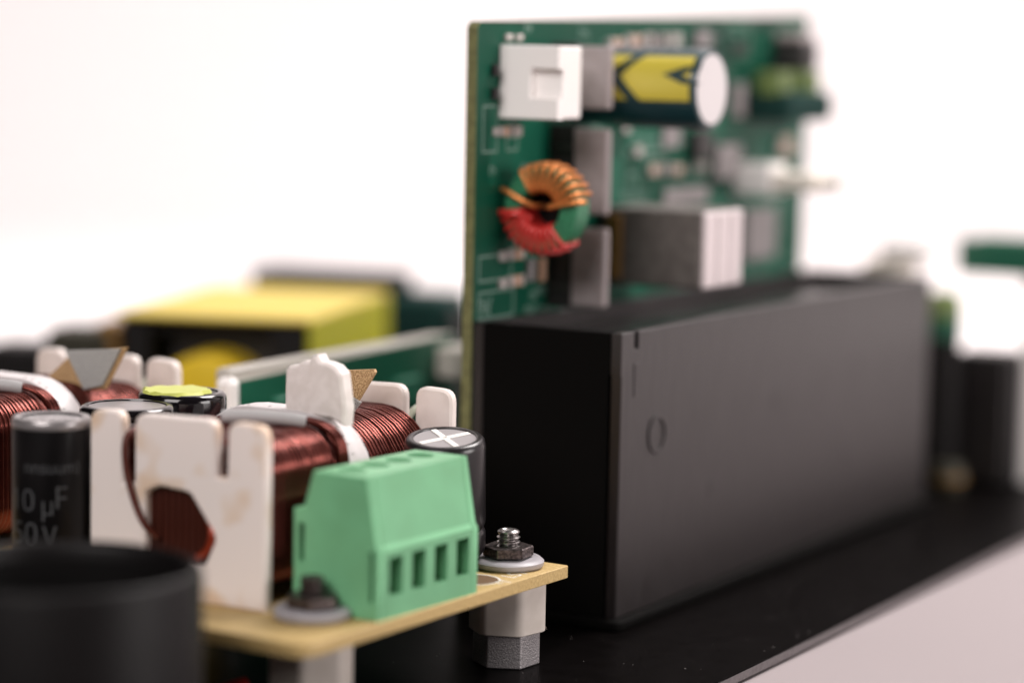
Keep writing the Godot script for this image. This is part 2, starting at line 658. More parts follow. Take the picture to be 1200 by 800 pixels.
func setting() -> void:
	# grey table, darker than the seamless white backdrop that goes round the back and the right
	var b := MB.new()
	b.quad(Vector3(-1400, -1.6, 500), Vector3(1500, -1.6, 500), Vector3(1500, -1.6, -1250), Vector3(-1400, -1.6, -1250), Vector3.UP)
	var t := part(self, "table_surface", b, mats["table_grey"])
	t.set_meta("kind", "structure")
	t.set_meta("label", "grey-pink table top under the black plate")
	b = MB.new()
	# floor sheet, rounded up into the wall, the wall turning forward on the right
	var rows := []
	for k in 40:
		var f := k / 39.0
		var foot := Vector2(-900, -1050)
		var inn := Vector2(0, 1)
		if k < 20:
			foot = Vector2(lerpf(-700, 650, k / 19.0), -1050)
		elif k < 34:
			var a := PI / 2 * (k - 19) / 15.0
			foot = Vector2(650 + 400 * sin(a), -650 - 400 * cos(a))
			inn = Vector2(-sin(a), cos(a))
		else:
			foot = Vector2(1050, lerpf(-650, 120, (k - 34) / 5.0))
			inn = Vector2(-1, 0)
		var col := PackedVector3Array()
		var reach := 780.0 if k < 20 else 500.0
		var st := foot + inn * reach
		if k >= 20:
			st = foot + inn * 400.0
		if k < 20:
			st.y = -270.0
		else:
			st = Vector2(minf(st.x, 650.0 + 1.0 * (k - 19)), minf(st.y, -270.0)) if k < 34 else Vector2(700, minf(foot.y, -270.0))
		col.append(Vector3(st.x, -1.2, st.y))
		var r := 260.0
		for m in 10:
			var a := PI / 2 * m / 9.0
			var q := foot + inn * (r - r * sin(a))
			col.append(Vector3(q.x, -1.2 + r - r * cos(a), q.y))
		col.append(Vector3(foot.x, 1100, foot.y))
		rows.append(col)
	for k in rows.size() - 1:
		for m in 11:
			var e0: Vector3 = rows[k + 1][m] - rows[k][m]
			var e1: Vector3 = rows[k][m + 1] - rows[k][m]
			var nn := []
			for q in [[k, m], [k + 1, m], [k + 1, m + 1], [k, m + 1]]:
				var mm: int = clampi(q[1] - 1, 0, 9)
				var ang := PI / 2 * mm / 9.0
				var c0: Vector3 = rows[q[0]][10]
				var c1: Vector3 = rows[q[0]][1]
				var inw := (c1 - Vector3(c0.x, c1.y, c0.z)).normalized()
				nn.append(inw * sin(ang) + Vector3.UP * cos(ang))
			b.tri(rows[k][m], rows[k + 1][m], rows[k + 1][m + 1], nn[0], nn[1], nn[2])
			b.tri(rows[k][m], rows[k + 1][m + 1], rows[k][m + 1], nn[0], nn[2], nn[3])
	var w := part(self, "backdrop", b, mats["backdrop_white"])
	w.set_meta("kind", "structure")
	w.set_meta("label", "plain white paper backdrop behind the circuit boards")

	# black plate that carries everything
	var o := thing("mounting_plate", "flat black mounting plate under the boards and the box", "plate", BOX_DIR, 0, 0, 0)
	var r := rrect(-150, -190, 330, 27, 1.5, 4)
	part(o, "sheet", plate(TO_Y, Vector3(0, -1.25, 0), r, [], 1.25, 0.12), mats["black_plate"])
	part(o, "cut_edge", boxed(Vector3(90, -0.66, 27.05), Vector3(470, 1.0, 0.12)), mats["plate_edge"])
	dust(o)


func dust(o: Node3D) -> void:
	var b := MB.new()
	var rng := RandomNumberGenerator.new()
	rng.seed = 12
	for k in 120:
		var p := Vector3(rng.randf_range(-60, 140), 0.03, rng.randf_range(-14, 26))
		b.xf = Transform3D(Basis(Vector3.UP, rng.randf() * TAU), p)
		var q := rng.randf_range(0.04, 0.1)
		b.box(Vector3.ZERO, Vector3(q * rng.randf_range(1.0, 2.6), q * 0.6, q), q * 0.2)
	b.xf = Transform3D()
	part(o, "dust", b, mats["dust_grey"]).set_meta("kind", "stuff")


func potted_box() -> void:
	var o := thing("potting_box", "long black plastic potting box with a round mark on its side", "box", BOX_DIR, 24.3, 0, -20.0)
	var L := 117.0
	var D := 23.0
	var H := 40.2
	var b := MB.new()
	var wall := 1.6
	# side that faces right, with two slots cut from its rim near the corner
	var side := poly([[0.22, 1.5], [L, 1.5], [L, H], [5.0, H], [5.0, 37.8], [3.9, 37.8], [3.9, H], [0.0, H], [0.0, 34.6], [0.22, 34.3]])
	plate(TO_Z, Vector3(0, 0, D - wall), side, [], wall, 0.12, b)
	plate(TO_Z, Vector3(0, 0, 0), rrect(0, 1.5, L, H, 0.2, 1), [], wall, 0.1, b)
	plate(TO_X, Vector3(L - wall, 0, wall), rrect(0.02, 1.5, D - 2 * wall - 0.02, H, 0.2, 1), [], wall - 0.02, 0.1, b)
	part(o, "shell", b, mats["black_plastic"])
	part(o, "end_panel", plate(TO_X, Vector3(0, 0, wall), poly([[0.02, 1.5], [D - 2 * wall - 0.3, 1.5], [D - 2 * wall - 0.3, 34.2], [D - 2 * wall - 0.02, 34.8], [D - 2 * wall - 0.02, H], [0.02, H]]), [], wall, 0.1), mats["matt_black"])
	part(o, "potting_fill", boxed(Vector3(L / 2, 19.5, D / 2), Vector3(L - 2 * wall - 0.1, 36.6, D - 2 * wall - 0.1), 0.3), mats["potting"])
	b = MB.new()
	plate(TO_Y, Vector3(0, 0.02, 0), rrect(-1.6, 0.1, L + 1.2, D + 1.4, 1.2, 4), [], 1.46, 0.3, b)
	part(o, "foot_rim", b, mats["matt_black"])
	# moulded ring and ejector marks
	b = MB.new()
	b.xf = Transform3D(Basis(Vector3(1, 0, 0), Vector3(0, 0, 1), Vector3(0, -1, 0)), Vector3(11.3, 25.4, D))
	b.lathe([V2(2.75, -0.1), V2(2.75, 0.2), V2(2.55, 0.26), V2(2.2, 0.22), V2(2.15, -0.1)], 36)
	part(o, "moulded_ring", b, mats["black_plastic"])
	for q in [[29.9, 15.5, 1.3], [53.0, 26.0, 2.3], [81.0, 14.0, 1.5]]:
		b = MB.new()
		b.xf = Transform3D(Basis(Vector3(1, 0, 0), Vector3(0, 0, 1), Vector3(0, -1, 0)), Vector3(q[0], q[1], D))
		b.lathe([V2(q[2], -0.1), V2(q[2] * 0.96, 0.07), V2(0.01, 0.09)], 28)
		part(o, "ejector_mark", b, mats["black_plastic"])
	part(o, "corner_rib", boxed(Vector3(4.45, 33.6, D + 0.02), Vector3(1.3, 4.6, 0.16), 0.07), mats["black_plastic"])


func board_texture() -> ImageTexture:
	# green mask with paler copper areas, tracks and white print: flat print only
	var W := 912
	var H := 672
	var im := Image.create(W, H, false, Image.FORMAT_RGB8)
	var base := Color(0.0025, 0.066, 0.038).linear_to_srgb()
	var pale := Color(0.01, 0.105, 0.064).linear_to_srgb()
	var dark := Color(0.0015, 0.034, 0.021).linear_to_srgb()
	var ink := Color(0.25, 0.32, 0.28).linear_to_srgb()
	im.fill(base)
	var rng := RandomNumberGenerator.new()
	rng.seed = 9
	for k in 46:
		var w := rng.randi_range(30, 150)
		var h := rng.randi_range(14, 90)
		im.fill_rect(Rect2i(rng.randi_range(0, W - w), rng.randi_range(0, H - h), w, h), pale if k % 3 else dark)
	for k in 90:
		var x := rng.randi_range(0, W - 8)
		var y := rng.randi_range(0, H - 8)
		if k % 2:
			im.fill_rect(Rect2i(x, y, rng.randi_range(30, 160), 3), dark)
		else:
			im.fill_rect(Rect2i(x, y, 3, rng.randi_range(30, 160)), dark)
	# white component outlines
	for k in 44:
		var x := rng.randi_range(10, W - 90)
		var y := rng.randi_range(8, 470)
		var w := rng.randi_range(18, 80)
		var h := rng.randi_range(14, 50)
		for q in [Rect2i(x, y, w, 2), Rect2i(x, y + h, w, 2), Rect2i(x, y, 2, h), Rect2i(x + w, y, 2, h + 2)]:
			im.fill_rect(q, ink)
	# designators: short rows of small strokes
	for k in 120:
		var x := rng.randi_range(6, W - 60)
		var y := rng.randi_range(6, 480)
		for c in rng.randi_range(2, 4):
			im.fill_rect(Rect2i(x + c * 8, y, 2, 10), ink)
			im.fill_rect(Rect2i(x + c * 8, y + (c % 3) * 4, 6, 2), ink)
	return ImageTexture.create_from_image(im)


func control_board() -> void:
	# upright green board along the left side of the box; local x along the board, y up, z out of its printed face
	var o := thing("control_board", "upright green circuit board standing along the black box", "circuit board", BOX_DIR, 24.3, 0.05, -20.2)
	var L := 113.8
	var out := poly([[0, 0], [L, 0], [L, 83.8], [L - 0.6, 84.4], [0.8, 81.2], [0, 80.4]])
	var b := MB.new()
	b.xf = Transform3D(TO_Z, Vector3(0, 0, -1.6))
	b.prism(out, [], 0.0, 1.6, 0.0)
	b.xf = Transform3D()
	part(o, "laminate", b, mats["board_edge_olive"])
	# solder mask, front and back, a hair proud of the laminate
	for s in [[0.0, 1.0], [-1.604, -1.0]]:
		b = MB.new()
		var inner := poly([[0.05, 0.05], [L - 0.05, 0.05], [L - 0.05, 83.7], [L - 0.62, 84.3], [0.85, 81.1], [0.05, 80.4]])
		b.xf = Transform3D(TO_Z, Vector3(0, 0, s[0]))
		b.prism(inner, [], 0.0, 0.004, 0.0)
		b.xf = Transform3D()
		for i in b.uv.size():
			b.uv[i] = Vector2(b.uv[i].x / L, 1.0 - b.uv[i].y / 84.4)
		var m := StandardMaterial3D.new()
		m.resource_name = "solder_mask"
		m.roughness = 0.4
		m.metallic_specular = 0.27
		if s[1] > 0.0:
			m.albedo_texture = board_texture()
		else:
			m.albedo_color = Color(0.012, 0.13, 0.075).linear_to_srgb()
		part(o, "solder_mask", b, m)
	# small parts soldered on its face: [x, y, width, height, thickness, body, ends]
	var chips := [
		[7.3, 66.2, 2.0, 1.3, 0.7, "chip_tan", true], [10.6, 66.2, 2.2, 1.5, 0.8, "solder", false], [5.0, 66.2, 1.1, 1.2, 0.5, "solder", false],
		[7.6, 48.8, 1.5, 1.4, 0.7, "solder", false], [11.2, 48.9, 2.8, 1.5, 0.8, "chip_tan", true],
		[7.6, 45.0, 1.5, 1.4, 0.7, "solder", false], [11.2, 45.1, 2.8, 1.5, 0.8, "chip_tan", true],
		[15.4, 46.4, 1.5, 3.2, 0.8, "chip_grey", false], [18.6, 46.2, 1.6, 3.4, 0.8, "chip_tan", false],
		[4.4, 74.6, 1.1, 1.6, 0.8, "chip_black", false], [4.4, 71.4, 1.1, 1.6, 0.8, "chip_black", false],
		[8.0, 79.2, 1.6, 0.8, 0.6, "solder", false], [11.0, 79.2, 1.6, 0.8, 0.6, "solder", false],
		[69.5, 63.0, 5.5, 4.6, 1.9, "chip_black", false], [69.4, 59.4, 1.4, 1.6, 0.8, "solder", false], [72.0, 59.4, 1.4, 1.6, 0.8, "solder", false],
		[53.5, 59.4, 2.2, 1.6, 0.9, "chip_tan", true], [57.8, 59.4, 2.2, 1.6, 0.9, "chip_black", true], [62.0, 59.2, 2.2, 1.6, 0.9, "chip_tan", true],
		[48.0, 62.5, 2.4, 1.5, 0.9, "solder", false], [44.0, 66.0, 2.2, 1.3, 0.8, "solder", false], [60.0, 64.5, 6.0, 3.5, 0.6, "chip_grey", false],
		[80.0, 60.0, 9.0, 5.5, 1.4, "chip_grey", false], [84.0, 70.0, 4.0, 5.5, 1.2, "chip_grey", false], [84.5, 78.5, 4.0, 2.0, 1.0, "chip_black", false],
		[40.0, 78.6, 3.2, 1.7, 0.9, "chip_tan", true], [46.0, 79.2, 3.2, 1.7, 0.9, "chip_tan", true], [53.0, 79.3, 4.4, 2.2, 1.0, "chip_black", true],
		[60.0, 79.6, 3.2, 1.7, 0.9, "solder", false], [70.0, 79.8, 5.0, 2.6, 1.0, "chip_grey", false], [36.0, 57.5, 3.0, 1.6, 0.9, "chip_tan", true],
		[39.0, 49.0, 2.0, 3.0, 0.9, "solder", false], [94.0, 47.5, 12.0, 8.5, 1.2, "chip_grey", false], [104.0, 62.0, 4.0, 3.0, 1.0, "chip_tan", true],
		[66.0, 55.0, 16.0, 2.6, 0.5, "chip_grey", false],
	]
	for c in chips:
		var body := part(o, "chip", boxed(Vector3(c[0], c[1], c[4] * 0.5 + 0.004), Vector3(c[2], c[3], c[4]), 0.12), mats[c[5]])
		if c[6]:
			for s in [-1.0, 1.0]:
				part(body, "solder_end", boxed(Vector3(c[0] + s * c[2] * 0.5, c[1], c[4] * 0.5 + 0.004), Vector3(c[2] * 0.36, c[3] + 0.06, c[4] + 0.08), 0.12), mats["solder"])


func board_components() -> void:
	var U := 24.3
	var Wf := -20.2
	# white header
	var o := thing("wire_header", "white plastic wire header near the top corner of the upright board", "connector", BOX_DIR, 30.5, 68.1, Wf + 0.01)
	var b := plate(TO_X, Vector3(0, 0, 0), poly([[0, 0], [9.3, 0], [9.3, 2.9], [4.9, 2.9], [4.9, 6.9], [9.3, 6.9], [9.3, 10.1], [0, 10.1]]), [], 1.6, 0.15)
	boxed(Vector3(4.25, 5.05, 4.6), Vector3(5.5, 9.9, 9.1), 0.2, b)
	part(o, "housing", b, mats["connector_white"])
	for y in [2.9, 6.2]:
		part(o, "pin", boxed(Vector3(0.9, y, 0.1), Vector3(0.7, 1.5, 1.5), 0.1), mats["chip_black"])

	# toroid
	o = thing("toroid_choke", "small green ring choke wound with orange copper and red wire", "inductor", BOX_DIR, 33.6, 49.3, -14.0)
	o.scale = Vector3.ONE * 0.93
	var c := Vector3(0, 6.9, 0)
	var ax := Basis(Vector3(0, 1, 0), Vector3(1, 0, 0), Vector3(0, 0, -1))   # the ring's axis lies along x
	b = turned([V2(3.6, -2.2), V2(5.9, -2.2), V2(6.25, -1.85), V2(6.25, 1.85), V2(5.9, 2.2), V2(3.6, 2.2), V2(3.25, 1.85), V2(3.25, -1.85), V2(3.6, -2.2)], 48, c, ax)
	part(o, "core", b, mats["green_core"])
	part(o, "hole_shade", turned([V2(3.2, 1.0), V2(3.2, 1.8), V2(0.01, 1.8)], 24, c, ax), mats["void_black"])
	b = MB.new()
	for k in 9:
		turn_round(b, c, 22.0 + 12.2 * k, 0.37)
	part(o, "copper_winding", b, mats["orange_copper"])
	b = MB.new()
	for k in 11:
		turn_round(b, c, 186.0 + 12.2 * k, 0.36)
	part(o, "red_winding", b, mats["red_enamel"])
	b = MB.new()
	b.tube(bend([Vector3(-2.2, 9.6, -6.4), Vector3(-3.0, 9.3, -5.0), Vector3(-2.9, 8.2, -2.8), Vector3(-2.0, 7.4, -1.2), Vector3(0.5, 7.2, -0.8)]), 0.4, 8)
	b.tube(bend([Vector3(-0.5, 7.6, 1.4), Vector3(-2.6, 7.3, 1.8), Vector3(-3.0, 7.9, 4.6), Vector3(-2.7, 8.2, 6.6), Vector3(-1.0, 8.2, 7.0)]), 0.4, 8)
	part(o, "copper_lead", b, mats["orange_copper"])
	b = MB.new()
	b.tube(bend([Vector3(-2.4, 6.1, -6.5), Vector3(-3.1, 6.1, -5.0), Vector3(-3.0, 6.1, -3.2), Vector3(-1.5, 5.4, -1.8)]), 0.55, 8)
	part(o, "red_lead", b, mats["red_enamel"])

	# three grey film capacitors stacked up the board
	var gs := [[40.6, 12.3, "lowest grey box capacitor, just above the black box rim"], [53.9, 13.2, "middle grey box capacitor, right behind the small ring choke"], [68.9, 9.9, "topmost grey box capacitor, behind the white header"]]
	for g in gs:
		o = thing("film_capacitor", g[2], "capacitor", BOX_DIR, 45.0, g[0], Wf + 0.01, 0.0, "grey box capacitors on the upright board")
		part(o, "case", boxed(Vector3(1.0, g[1] * 0.5, 6.7), Vector3(1.4, g[1] - 1.0, 5.6), 0.3), mats["film_grey"])
		part(o, "base", boxed(Vector3(1.0, g[1] * 0.5, 1.95), Vector3(1.1, g[1] - 0.2, 3.88), 0.1), mats["chip_black"])
		for s in [0.25, 0.75]:
			part(o, "lead", boxed(Vector3(0.3, g[1] * s, 2.0), Vector3(0.5, 0.6, 3.9), 0.1), mats["steel_dark"])

	# yellow and teal electrolytic lying out of the board
	o = thing("electrolytic_capacitor", "yellow and dark teal capacitor lying out of the upright board", "capacitor", BOX_DIR, 55.0, 67.4, Wf + 0.01)
	var zb := Basis(Vector3(1, 0, 0), Vector3(0, 0, 1), Vector3(0, 1, 0))
	c = Vector3(0, 5.1, 0)
	b = turned([V2(4.9, 0.4), V2(5.7, 0.5), V2(5.8, 1.2), V2(5.5, 2.6), V2(5.8, 3.6), V2(5.8, 20.2), V2(5.6, 20.75), V2(5.0, 20.9)], 44, c, zb)
	part(o, "sleeve", b, mats["cap_teal"])
	part(o, "rubber_bung", turned([V2(5.0, 0.02), V2(5.0, 0.6)], 24, c, zb), mats["chip_black"])
	part(o, "end_cap", turned([V2(5.05, 20.7), V2(5.0, 20.93), V2(0.01, 20.95)], 40, c, zb), mats["cap_white"])
	b = MB.new()
	# printed yellow panels facing the light, between them dark arrows
	yellow_panel(b, c, 3.8, 20.1, 128.0, 197.0, 5.83)
	part(o, "yellow_print", b, mats["cap_yellow"])
	b = MB.new()
	arrow_print(b, c, 11.4, 163.0, 5.86, 36.0, 1.0)
	arrow_print(b, c, 20.6, 160.0, 5.86, 13.0, 1.5)
	part(o, "arrow_print", b, mats["cap_teal"])

	# finned block
	o = thing("heat_sink", "grey ribbed block, its lit end coloured paler, low on the upright board", "heat sink", BOX_DIR, 60.0, 43.2, Wf + 0.01)
	part(o, "block", boxed(Vector3(6.8, 5.7, 9.2), Vector3(13.6, 11.4, 16.6), 0.3), mats["fin_shaded"])  # block wears the darker, shaded copy of its grey
	part(o, "side_clip", boxed(Vector3(-0.3, 5.6, 3.4), Vector3(0.8, 9.6, 2.4), 0.2), mats["tape_brown"])
	part(o, "foot", boxed(Vector3(6.8, 5.7, 0.45), Vector3(12.6, 10.4, 0.88), 0.1), mats["chip_black"])
	for k in 3:
		part(o, "rib", boxed(Vector3(2.4 + 4.45 * k, 5.7, 17.75), Vector3(3.9, 11.2, 0.7), 0.25), mats["fin_lit"])  # same grey block: light from the right is put into the paler colour

	# white plug out of the far end
	o = thing("white_plug", "slim cream plug reaching out from the far end of the upright board", "connector", BOX_DIR, 111.0, 54.8, Wf + 0.01)
	part(o, "socket", boxed(Vector3(0, 2.4, 3.6), Vector3(7, 5.2, 7.2), 0.4), mats["connector_white"])
	part(o, "plug", boxed(Vector3(0, 2.2, 11.0), Vector3(5.6, 3.2, 7.6), 0.5), mats["cream_plastic"])
	part(o, "wire_stub", turned([V2(0.01, 14.8), V2(1.0, 14.8), V2(1.0, 18.2), V2(0.01, 18.2)], 12, Vector3(0, 2.2, 0), zb), mats["cream_plastic"])

	# wound inductor at the far top
	o = thing("drum_inductor", "dark green wound inductor with black cap at the far top corner", "inductor", BOX_DIR, 121.0, 66.6, Wf + 0.01)
	part(o, "body", boxed(Vector3(0, 2.5, 4.2), Vector3(19, 4.8, 8.2), 0.8), mats["dark_teal_board"])
	for k in 2:
		part(o, "coil", turned([V2(0.01, 0.2), V2(3.0, 0.2), V2(3.2, 2.0), V2(3.0, 4.2), V2(0.01, 4.2)], 24, Vector3(-6.5 + 11.5 * k, 4.2, 4.2)), mats["lens_green"])
	part(o, "cap", boxed(Vector3(5.0, 11.0, 3.2), Vector3(6.0, 5.0, 5.6), 0.6), mats["chip_black"])
	part(o, "cap_label", boxed(Vector3(5.0, 14.1, 2.8), Vector3(6.4, 1.4, 4.6), 0.3), mats["film_grey"])


func turn_round(b: MB, c: Vector3, deg: float, r: float) -> void:
	# one turn of wire round a ring whose axis is x; deg is measured in the ring's plane from z upward
	var a := deg_to_rad(deg)
	var rad := Vector3(0, sin(a), cos(a))
	var p := PackedVector3Array()
	var o := rrect(-2.2 - r, 3.25 - r, 2.2 + r, 6.25 + r, 0.8, 3)
	for q in o:
		p.append(c + Vector3(q.x, 0, 0) + rad * q.y)
	b.tube(p, r, 7, true)


func yellow_panel(b: MB, c: Vector3, z0: float, z1: float, d0: float, d1: float, r: float) -> void:
	for k in 24:
		var a := deg_to_rad(lerpf(d0, d1, k / 24.0))
		var e := deg_to_rad(lerpf(d0, d1, (k + 1) / 24.0))
		var na := Vector3(cos(a), sin(a), 0)
		var ne := Vector3(cos(e), sin(e), 0)
		b.tri(c + na * r + Vector3(0, 0, z0), c + ne * r + Vector3(0, 0, z0), c + ne * r + Vector3(0, 0, z1), na, ne, ne)
		b.tri(c + na * r + Vector3(0, 0, z0), c + ne * r + Vector3(0, 0, z1), c + na * r + Vector3(0, 0, z1), na, ne, na)


func arrow_print(b: MB, c: Vector3, z: float, mid: float, r: float, span: float, half: float) -> void:
	# a chevron bent round the can, pointing back to the board
	for s in [-1.0, 1.0]:
		for k in 12:
			var f0 := k / 12.0
			var f1 := (k + 1) / 12.0
			var q := []
			for f in [f0, f1]:
				var a := deg_to_rad(mid + float(s) * span * float(f))
				var nn := Vector3(cos(a), sin(a), 0)
				var zz: float = z - 3.4 + 3.4 * float(f)
				q.append([c + nn * r + Vector3(0, 0, zz - half), c + nn * r + Vector3(0, 0, zz + half), nn])
			b.tri(q[0][0], q[0][1], q[1][1], q[0][2], q[0][2], q[1][2])
			b.tri(q[0][0], q[1][1], q[1][0], q[0][2], q[1][2], q[1][2])


# ------------------------------------------------------------------ tan board and what it carries
func tan_board() -> void:
	var o := thing("tan_circuit_board", "tan circuit board raised on standoffs under the terminal block", "circuit board", BOARD_DIR, 0, BOARD_TOP - 1.6, 0)
	var out := soften(poly([[-50.2, -98], [-50.2, 5.9], [5.5, 5.7], [5.5, -98]]), 3.0, [1])
	out = soften(out, 0.4, [out.size() - 2])
	part(o, "laminate", plate(TO_Y, Vector3.ZERO, out, [], 1.6, 0.08), mats["tan_board"])
	# white print beside the terminal block
	var b := MB.new()
	b.xf = Transform3D(Basis(), Vector3(-9.3, 1.6, 1.0))
	b.lathe([V2(3.3, 0.004), V2(3.3, 0.012), V2(3.05, 0.012), V2(3.05, 0.004)], 48)
	b.xf = Transform3D()
	part(o, "printed_circle", b, mats["silk_white"])
	b = MB.new()
	b.xf = Transform3D(Basis(), Vector3(-9.3, 1.6, 1.0))
	b.lathe([V2(3.0, 0.006), V2(0.01, 0.006)], 36)
	b.xf = Transform3D()
	part(o, "bare_patch", b, mats["brown_ink"])
	b = MB.new()
	var flat := Basis(Vector3(1, 0, 0), Vector3(0, 0, -1), Vector3(0, 1, 0))
	letters(b, "L51", 1.9, Vector3(-3.6, 1.612, 3.4), flat)
	letters(b, "~T", 1.7, Vector3(-8.6, 1.612, 4.8), flat)
	part(o, "printed_lettering", b, mats["silk_white"])
	# red wire that passes under the board
	b = MB.new()
	b.tube(bend([Vector3(-36.5, 2.5, -13), Vector3(-38.5, 2.0, -14.2), Vector3(-41, 1.2, -15.8), Vector3(-44, 1.0, -20), Vector3(-50, 1.0, -30)]), 0.95, 10)
	var w := tag(part(self, "red_wire", b, mats["wire_red"]), "red insulated wire slipping under the tan board", "wire") as MeshInstance3D
	names["red_wire"] = 0
	w.position = spot(BOARD_DIR, 0, 0, 0)
	w.rotation.y = deg_to_rad(90.0 - BOARD_DIR)


func terminal_block() -> void:
	var o := thing("terminal_block", "pale green four-way screw terminal block at the board edge", "terminal block", BOARD_DIR, -36.0, BOARD_TOP, 0.0)
	var L := 20.6
	var b := MB.new()
	# profile in (z, y)
	var prof := [[-6.7, 0.0], [5.5, 0.0], [5.5, 8.0], [5.1, 8.6], [3.7, 16.5], [-3.9, 16.5], [-5.2, 12.2], [-6.7, 11.9]]
	# end walls, each with two dovetail slots
	var slots := [rrect(-5.9, 5.6, -5.2, 10.2, 0.15, 2), rrect(3.9, 2.0, 4.7, 7.9, 0.15, 2)]
	plate(TO_X, Vector3(0, 0, 0), poly(prof), slots, 1.3, 0.12, b)
	plate(TO_X, Vector3(L - 1.3, 0, 0), poly(prof), [], 1.3, 0.12, b)
	# front wall with four wire openings
	for k in 4:
		var c := 2.2 + 4.6 * k
		var hole := [rrect(c - 1.35, 2.6, c + 1.35, 7.1, 0.12, 2)]
		var x0 := 0.0 if k == 0 else 2.2 + 4.6 * k - 2.3
		var x1 := L - 2.6 if k == 3 else 2.2 + 4.6 * k + 2.3
		plate(TO_Z, Vector3(1.3, 0, 4.2), rrect(x0, 0.0, x1, 8.0, 0.01, 1), hole, 1.3, 0.0, b)
	# partitions between the ways, floor, and the solid back
	for k in 5:
		var x := [1.0, 5.8, 10.4, 15.0, 19.6][k] as float
		boxed(Vector3(x, 4.0, 1.6), Vector3(1.7, 7.9, 5.2), 0.0, b)
	boxed(Vector3(L / 2, 1.25, 1.5), Vector3(L - 2.8, 2.4, 5.4), 0.0, b)
	boxed(Vector3(L / 2, 8.0, 2.0), Vector3(L - 2.8, 1.5, 4.4), 0.0, b)
	# the sloping front, the top with four screw wells, the back
	var slab := func(p: Vector2, q: Vector2, t: float, hs: Array, bev := 0.0):
		var d := (q - p)
		var len_ := d.length()
		d = d / len_
		var nrm := Vector2(d.y, -d.x)
		var bs := Basis(Vector3(1, 0, 0), Vector3(0, d.y, d.x), Vector3(0, -nrm.y, -nrm.x))
		b.xf = Transform3D(bs, Vector3(1.3, p.y, p.x))
		b.prism(rrect(0.0, 0.0, L - 2.6, len_, 0.02, 1), hs, 0.0, t, bev)
		b.xf = Transform3D()
	slab.call(Vector2(5.5, 8.0), Vector2(5.1, 8.6), 0.5, [])
	slab.call(Vector2(5.1, 8.6), Vector2(3.7, 16.5), 1.0, [])
	for k in 4:
		var e := PackedVector2Array()
		for i in 20:
			e.append(Vector2(2.2 + 4.6 * k + 1.6 * cos(TAU * i / 20), 4.6 + 1.75 * sin(TAU * i / 20)))
		var x0 := 0.0 if k == 0 else 2.2 + 4.6 * k - 2.3
		var x1 := L - 2.6 if k == 3 else 2.2 + 4.6 * k + 2.3
		b.xf = Transform3D(TO_Y, Vector3(1.3, 15.1, 3.7))
		b.xf = Transform3D(Basis(Vector3(1, 0, 0), Vector3(0, 0, -1), Vector3(0, 1, 0)), Vector3(1.3, 15.1, 3.7))
		b.prism(rrect(x0, 0.0, x1, 7.6, 0.01, 1), [e], 0.0, 1.4, 0.0)
		b.xf = Transform3D()
	slab.call(Vector2(-3.9, 16.5), Vector2(-5.2, 12.2), 0.8, [])
	slab.call(Vector2(-5.2, 12.2), Vector2(-6.7, 11.9), 0.6, [])
	slab.call(Vector2(-6.7, 11.9), Vector2(-6.7, 0.0), 0.8, [])
	part(o, "housing", b, mats["terminal_green"])
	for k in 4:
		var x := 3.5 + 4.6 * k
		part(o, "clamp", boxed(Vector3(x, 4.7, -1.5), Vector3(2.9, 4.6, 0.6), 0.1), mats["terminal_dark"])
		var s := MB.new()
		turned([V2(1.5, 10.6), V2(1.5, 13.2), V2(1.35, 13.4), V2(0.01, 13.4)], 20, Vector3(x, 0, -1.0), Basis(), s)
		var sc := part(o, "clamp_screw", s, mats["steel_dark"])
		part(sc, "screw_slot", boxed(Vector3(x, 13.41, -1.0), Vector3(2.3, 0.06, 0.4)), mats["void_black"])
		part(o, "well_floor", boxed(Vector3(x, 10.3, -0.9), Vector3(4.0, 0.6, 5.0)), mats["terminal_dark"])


func coil_row(hz: float, y0: float, y1: float, r: float, grow: float, x: float, slant: float) -> PackedVector3Array:
	var row := PackedVector3Array()
	var o := rrect(-hz - grow, y0 - grow, hz + grow, y1 + grow, r + grow, 7)
	var m := o.size()
	for i in m:
		row.append(Vector3(x + slant * i / m, o[i].y, o[i].x))
	return row


func winding(b: MB, x0: float, x1: float, hz: float, y0: float, y1: float, r: float, pitch: float) -> void:
	var turns := int((x1 - x0) / pitch)
	var rows := []
	var per := 7
	var rng := RandomNumberGenerator.new()
	rng.seed = int(x0 * 10.0) + 77
	for t in turns:
		var proud := rng.randf_range(-0.07, 0.07)
		var drift := rng.randf_range(-0.05, 0.05)
		var lean := rng.randf_range(-0.12, 0.12)
		for k in per:
			var f := (k + 0.5) / per
			var g := sqrt(maxf(0.0, 1.0 - pow(2.0 * f - 1.0, 2.0))) * pitch * 0.5
			var row := coil_row(hz, y0, y1, r, g + proud, x0 + (t + f) * pitch + drift, 0.0)
			for q in row.size():
				row[q].x += lean * row[q].z / hz
			rows.append(row)
	b.skin(rows)
	# close both ends
	for e in [rows[0], rows[-1]]:
		var c := Vector3((e[0] as Vector3).x, (y0 + y1) * 0.5, 0)
		var nn := Vector3(-1, 0, 0) if e == rows[0] else Vector3(1, 0, 0)
		for i in e.size():
			b.tri(c, e[i], e[(i + 1) % e.size()], nn, nn, nn)


func flange_outline() -> PackedVector2Array:
	var p := poly([[-13, 0], [13, 0], [13, 21.7], [7.5, 21.9], [7.4, 15.2], [5.9, 15.2], [5.8, 21.9], [-6.2, 21.6], [-6.2, 13.2], [-7.9, 13.2], [-7.9, 21.8], [-13, 21.5]])
	return soften(p, 1.7, [2, 3, 6, 7, 10, 11])


